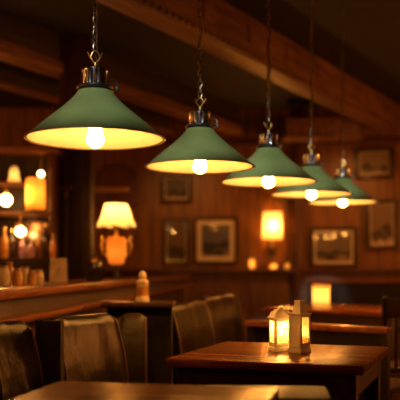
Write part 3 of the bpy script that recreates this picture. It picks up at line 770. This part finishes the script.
# ------------------------------------------------------------------ lanterns on the middle table
def lantern(label, loc, rz, w, h, peak, solid_side=False):
    """four-sided lantern: plinth, corner posts, cross bars, panes, stepped roof"""
    t = thing('lantern', label, 'lantern', loc, rz)
    b = h * 0.16; bh = h * 0.72
    bm = BM(); box(bm, (0, 0, b * 0.28), (w * 1.12, w * 1.12, b * 0.56), bev=0.004); box(bm, (0, 0, b * 0.78), (w, w, b * 0.44), bev=0.003); obj('base', bm, M['white_paint'], t)
    pw = w * 0.15
    for sx in (-1, 1):
        for sy in (-1, 1):
            bm = BM(); box(bm, (sx * (w / 2 - pw / 2), sy * (w / 2 - pw / 2), (b + bh) / 2), (pw, pw, bh - b), bev=0.0015); obj('post', bm, M['white_paint'], t)
    for zz, th in ((b + 0.003, 0.006), (bh - 0.004, 0.008)):
        bm = BM()
        for s in (-1, 1):
            box(bm, (0, s * (w / 2 - pw / 2), zz), (w - pw * 0.2, pw * 0.8, th)); box(bm, (s * (w / 2 - pw / 2), 0, zz), (pw * 0.8, w - pw * 0.2, th))
        obj('cross_bars', bm, M['white_paint'], t, smooth=False)
    if not solid_side:
        for s in (-1, 1):
            bm = BM(); box(bm, (0, s * (w / 2 - pw / 2), b + (bh - b) * 0.62), (w - pw, pw * 0.5, 0.004)); obj('glazing_bar', bm, M['white_paint'], t, smooth=False)
    for k in range(4):
        a = k * PI / 2
        bm = BM(); c = Matrix.Rotation(a, 3, 'Z')
        if solid_side and k == 3:
            box(bm, c @ Vector((0, -(w / 2 - 0.004), (b + bh) / 2)), (w * 0.92, 0.004, bh - b), rot=c); obj('panel', bm, M['white_paint'], t, smooth=False)
        else:
            box(bm, c @ Vector((0, -(w / 2 - pw * 0.6), (b + bh) / 2)), (w - 2 * pw, 0.0015, bh - b - 0.01), rot=c); obj('pane', bm, M['hazy'], t, smooth=False)
    bm = BM()
    box(bm, (0, 0, bh + 0.004), (w * 1.14, w * 1.14, 0.008), bev=0.002)
    def fr(z0, w0, z1, w1):
        A = [bm.verts.new((sx * w0, sy * w0, z0)) for sx, sy in ((-1, -1), (1, -1), (1, 1), (-1, 1))]
        B = [bm.verts.new((sx * w1, sy * w1, z1)) for sx, sy in ((-1, -1), (1, -1), (1, 1), (-1, 1))]
        for k in range(4): bm.faces.new([A[k], A[(k + 1) % 4], B[(k + 1) % 4], B[k]])
        bm.faces.new(A[::-1]); bm.faces.new(B)
    if peak:
        fr(bh + 0.008, w * 0.34, h * 0.965, w * 0.22); fr(h * 0.965, w * 0.26, h, w * 0.24)
    else:
        fr(bh + 0.008, w * 0.50, bh + (h - bh) * 0.55, w * 0.42); fr(bh + (h - bh) * 0.55, w * 0.34, h * 0.93, w * 0.28); fr(h * 0.93, w * 0.14, h, w * 0.10)
    obj('roof', bm, M['white_paint'], t, smooth=False)
    return t, b
def candle(label, loc, r, h, fh, mk='flame'):
    t = thing('pillar_candle', label, 'candle', loc)
    bm = BM(); lathe(bm, [(0, 0), (r, 0), (r, h * 0.96), (r * 0.9, h), (r * 0.5, h * 0.97), (0, h * 0.96)], 20); obj('wax', bm, M['wax'], t)
    bm = BM(); tube(bm, [(0, 0, h * 0.95), (0.0006, 0, h + 0.004)], 0.0009, 6); obj('wick', bm, M['cord'], t)
    bm = BM(); z0 = h + 0.001; lathe(bm, [(0, z0), (fh * 0.2, z0 + fh * 0.2), (fh * 0.24, z0 + fh * 0.38), (fh * 0.14, z0 + fh * 0.7), (0, z0 + fh)], 12); obj('flame', bm, M[mk], t)
    return t
l1 = P(281, 0, 3.10); l1.z = TH
t1, b1 = lantern('glowing white lantern with a stepped roof, left of the pair on the table', l1, math.radians(12), 0.074, 0.172, False)
candle('lit candle inside the glowing left-hand lantern', l1 + Vector((0, 0, b1)), 0.017, 0.034, 0.028)
l2 = P(299.5, 0, 3.02); l2.z = TH
t2, b2 = lantern('white lantern with a tall square chimney, right of the pair on the table', l2, math.radians(44), 0.058, 0.198, True, True)
candle('lit candle inside the right-hand lantern with the chimney', l2 + Vector((0, 0, b2)), 0.014, 0.036, 0.022)
lamp_light('lantern_candle_glow', 'POINT', l1 + Vector((0, 0, 0.098)), 1.3, (1.0, 0.45, 0.10), 0.012)

# candle jar on the far table
JD = 6.95; p = P(321, 0, JD); q = JD / F
t = thing('candle_jar', 'cream candle jar glowing on the far table', 'candle jar', (p.x, JD, TH))
r = 8.4 * q; h = 20.5 * q
bm = BM(); lathe(bm, [(0, 0.002), (r, 0.002), (r * 1.02, 0.01), (r * 1.02, h * 0.86), (r * 0.98, h * 0.9)], 36); obj('jar', bm, M['frost'], t)
bm = BM(); lathe(bm, [(r * 0.9, h * 0.85), (r * 1.1, h * 0.86), (r * 1.14, h * 0.9), (r * 1.12, h * 0.97), (r * 1.0, h), (r * 0.9, h * 0.97)], 36, closed=True); obj('rim', bm, M['frost'], t)
candle('lit candle inside the cream jar on the far table', Vector((p.x, JD, TH + 0.004)), 0.026, 0.045, 0.040, 'soft_flame')
lamp_light('jar_candle_glow', 'POINT', (p.x, JD, TH + 0.11), 0.6, (1.0, 0.42, 0.08), 0.02)

# ------------------------------------------------------------------ light
# unseen spots added above the viewpoint to brighten the green shades, one per lamp
for k, p in enumerate(lamp_pts):
    o = lamp_light('shade_fill_spot', 'SPOT', Vector((-0.75 + 0.28 * k, 0.25, CEIL - 0.1)), 1.0, (1.0, 0.93, 0.78), 0.06, spot_blend=0.5)
    tgt = p + Vector((0, 0, 0.15)); dist = (tgt - o.location).length
    o.data.spot_size = 2 * math.atan((0.27 if k < 4 else 0.23) / dist); o.data.energy = 25.0 * dist * dist
    aim(o, tgt)
# sconce throw, at the lamp itself
sp = P(272.5, 226, SD)
lamp_light('sconce_glow', 'POINT', sp + Vector((0, -0.12, 0.0)), 26.0, (1.0, 0.34, 0.05), 0.05)
# warm fill lights added outside the view to brighten walls and beams
for (x, y, z, e) in ((3.95, 4.2, 1.3, 52), (3.95, 7.0, 1.3, 68), (3.95, 7.8, 1.8, 60), (-2.8, 2.2, 1.8, 30), (-2.8, 5.2, 1.8, 36), (-2.8, 8.6, 1.9, 22), (2.6, -2.1, 1.8, 6), (-1.2, -2.1, 1.8, 5)):
    lamp_light('side_fill', 'POINT', (x, y, z), e, (1.0, 0.30, 0.045), 0.09)
for (x, tx, e) in ((-0.25, -0.1, 60), (1.75, 1.9, 60)):  # added spots without fixtures, brightening the end wall and its pictures
    o = lamp_light('picture_fill_spot', 'SPOT', (x, 8.7, 2.72), e, (1.0, 0.38, 0.085), 0.05, spot_size=math.radians(66), spot_blend=0.9)
    aim(o, (tx, WD, 1.45))
lamp_light('bar_fill_glow', 'POINT', (-1.62, 6.3, 1.62), 9, (1.0, 0.32, 0.05), 0.06)  # fill added in front of the globes to brighten beam and counter
lp = on_counter(116.5, 6.25) + Vector((0, 0, zb(214)))
lamp_light('table_lamp_glow', 'POINT', lp + Vector((0, -0.2, -0.06)), 4.0, (1.0, 0.34, 0.05), 0.05)

w = bpy.data.worlds.new('room_air'); SC.world = w; w.use_nodes = True
w.node_tree.nodes['Background'].inputs['Color'].default_value = (0.02, 0.014, 0.010, 1)
w.node_tree.nodes['Background'].inputs['Strength'].default_value = 0.5

# ------------------------------------------------------------------ camera
cam = bpy.data.cameras.new('camera'); co = bpy.data.objects.new('camera', cam); COL.objects.link(co)
co.location = (0, 0, EYE); co.rotation_euler = (PI / 2, 0, 0)
cam.sensor_width = 36.0; cam.sensor_fit = 'HORIZONTAL'; cam.lens = 36.0 * F / 400.0
cam.shift_y = (HZ - 200.0) / 400.0
cam.clip_start = 0.05; cam.clip_end = 60
cam.dof.use_dof = True; cam.dof.focus_distance = 3.1; cam.dof.aperture_fstop = 2.2
SC.camera = co
SC.view_settings.view_transform = 'Standard'; SC.view_settings.look = 'None'
SC.view_settings.exposure = 0.0; SC.view_settings.gamma = 1.0; SC.view_settings.use_curve_mapping = False
SC.cycles.max_bounces = 8
SC.cycles.sample_clamp_indirect = 40.0
SC.cycles.use_denoising = True
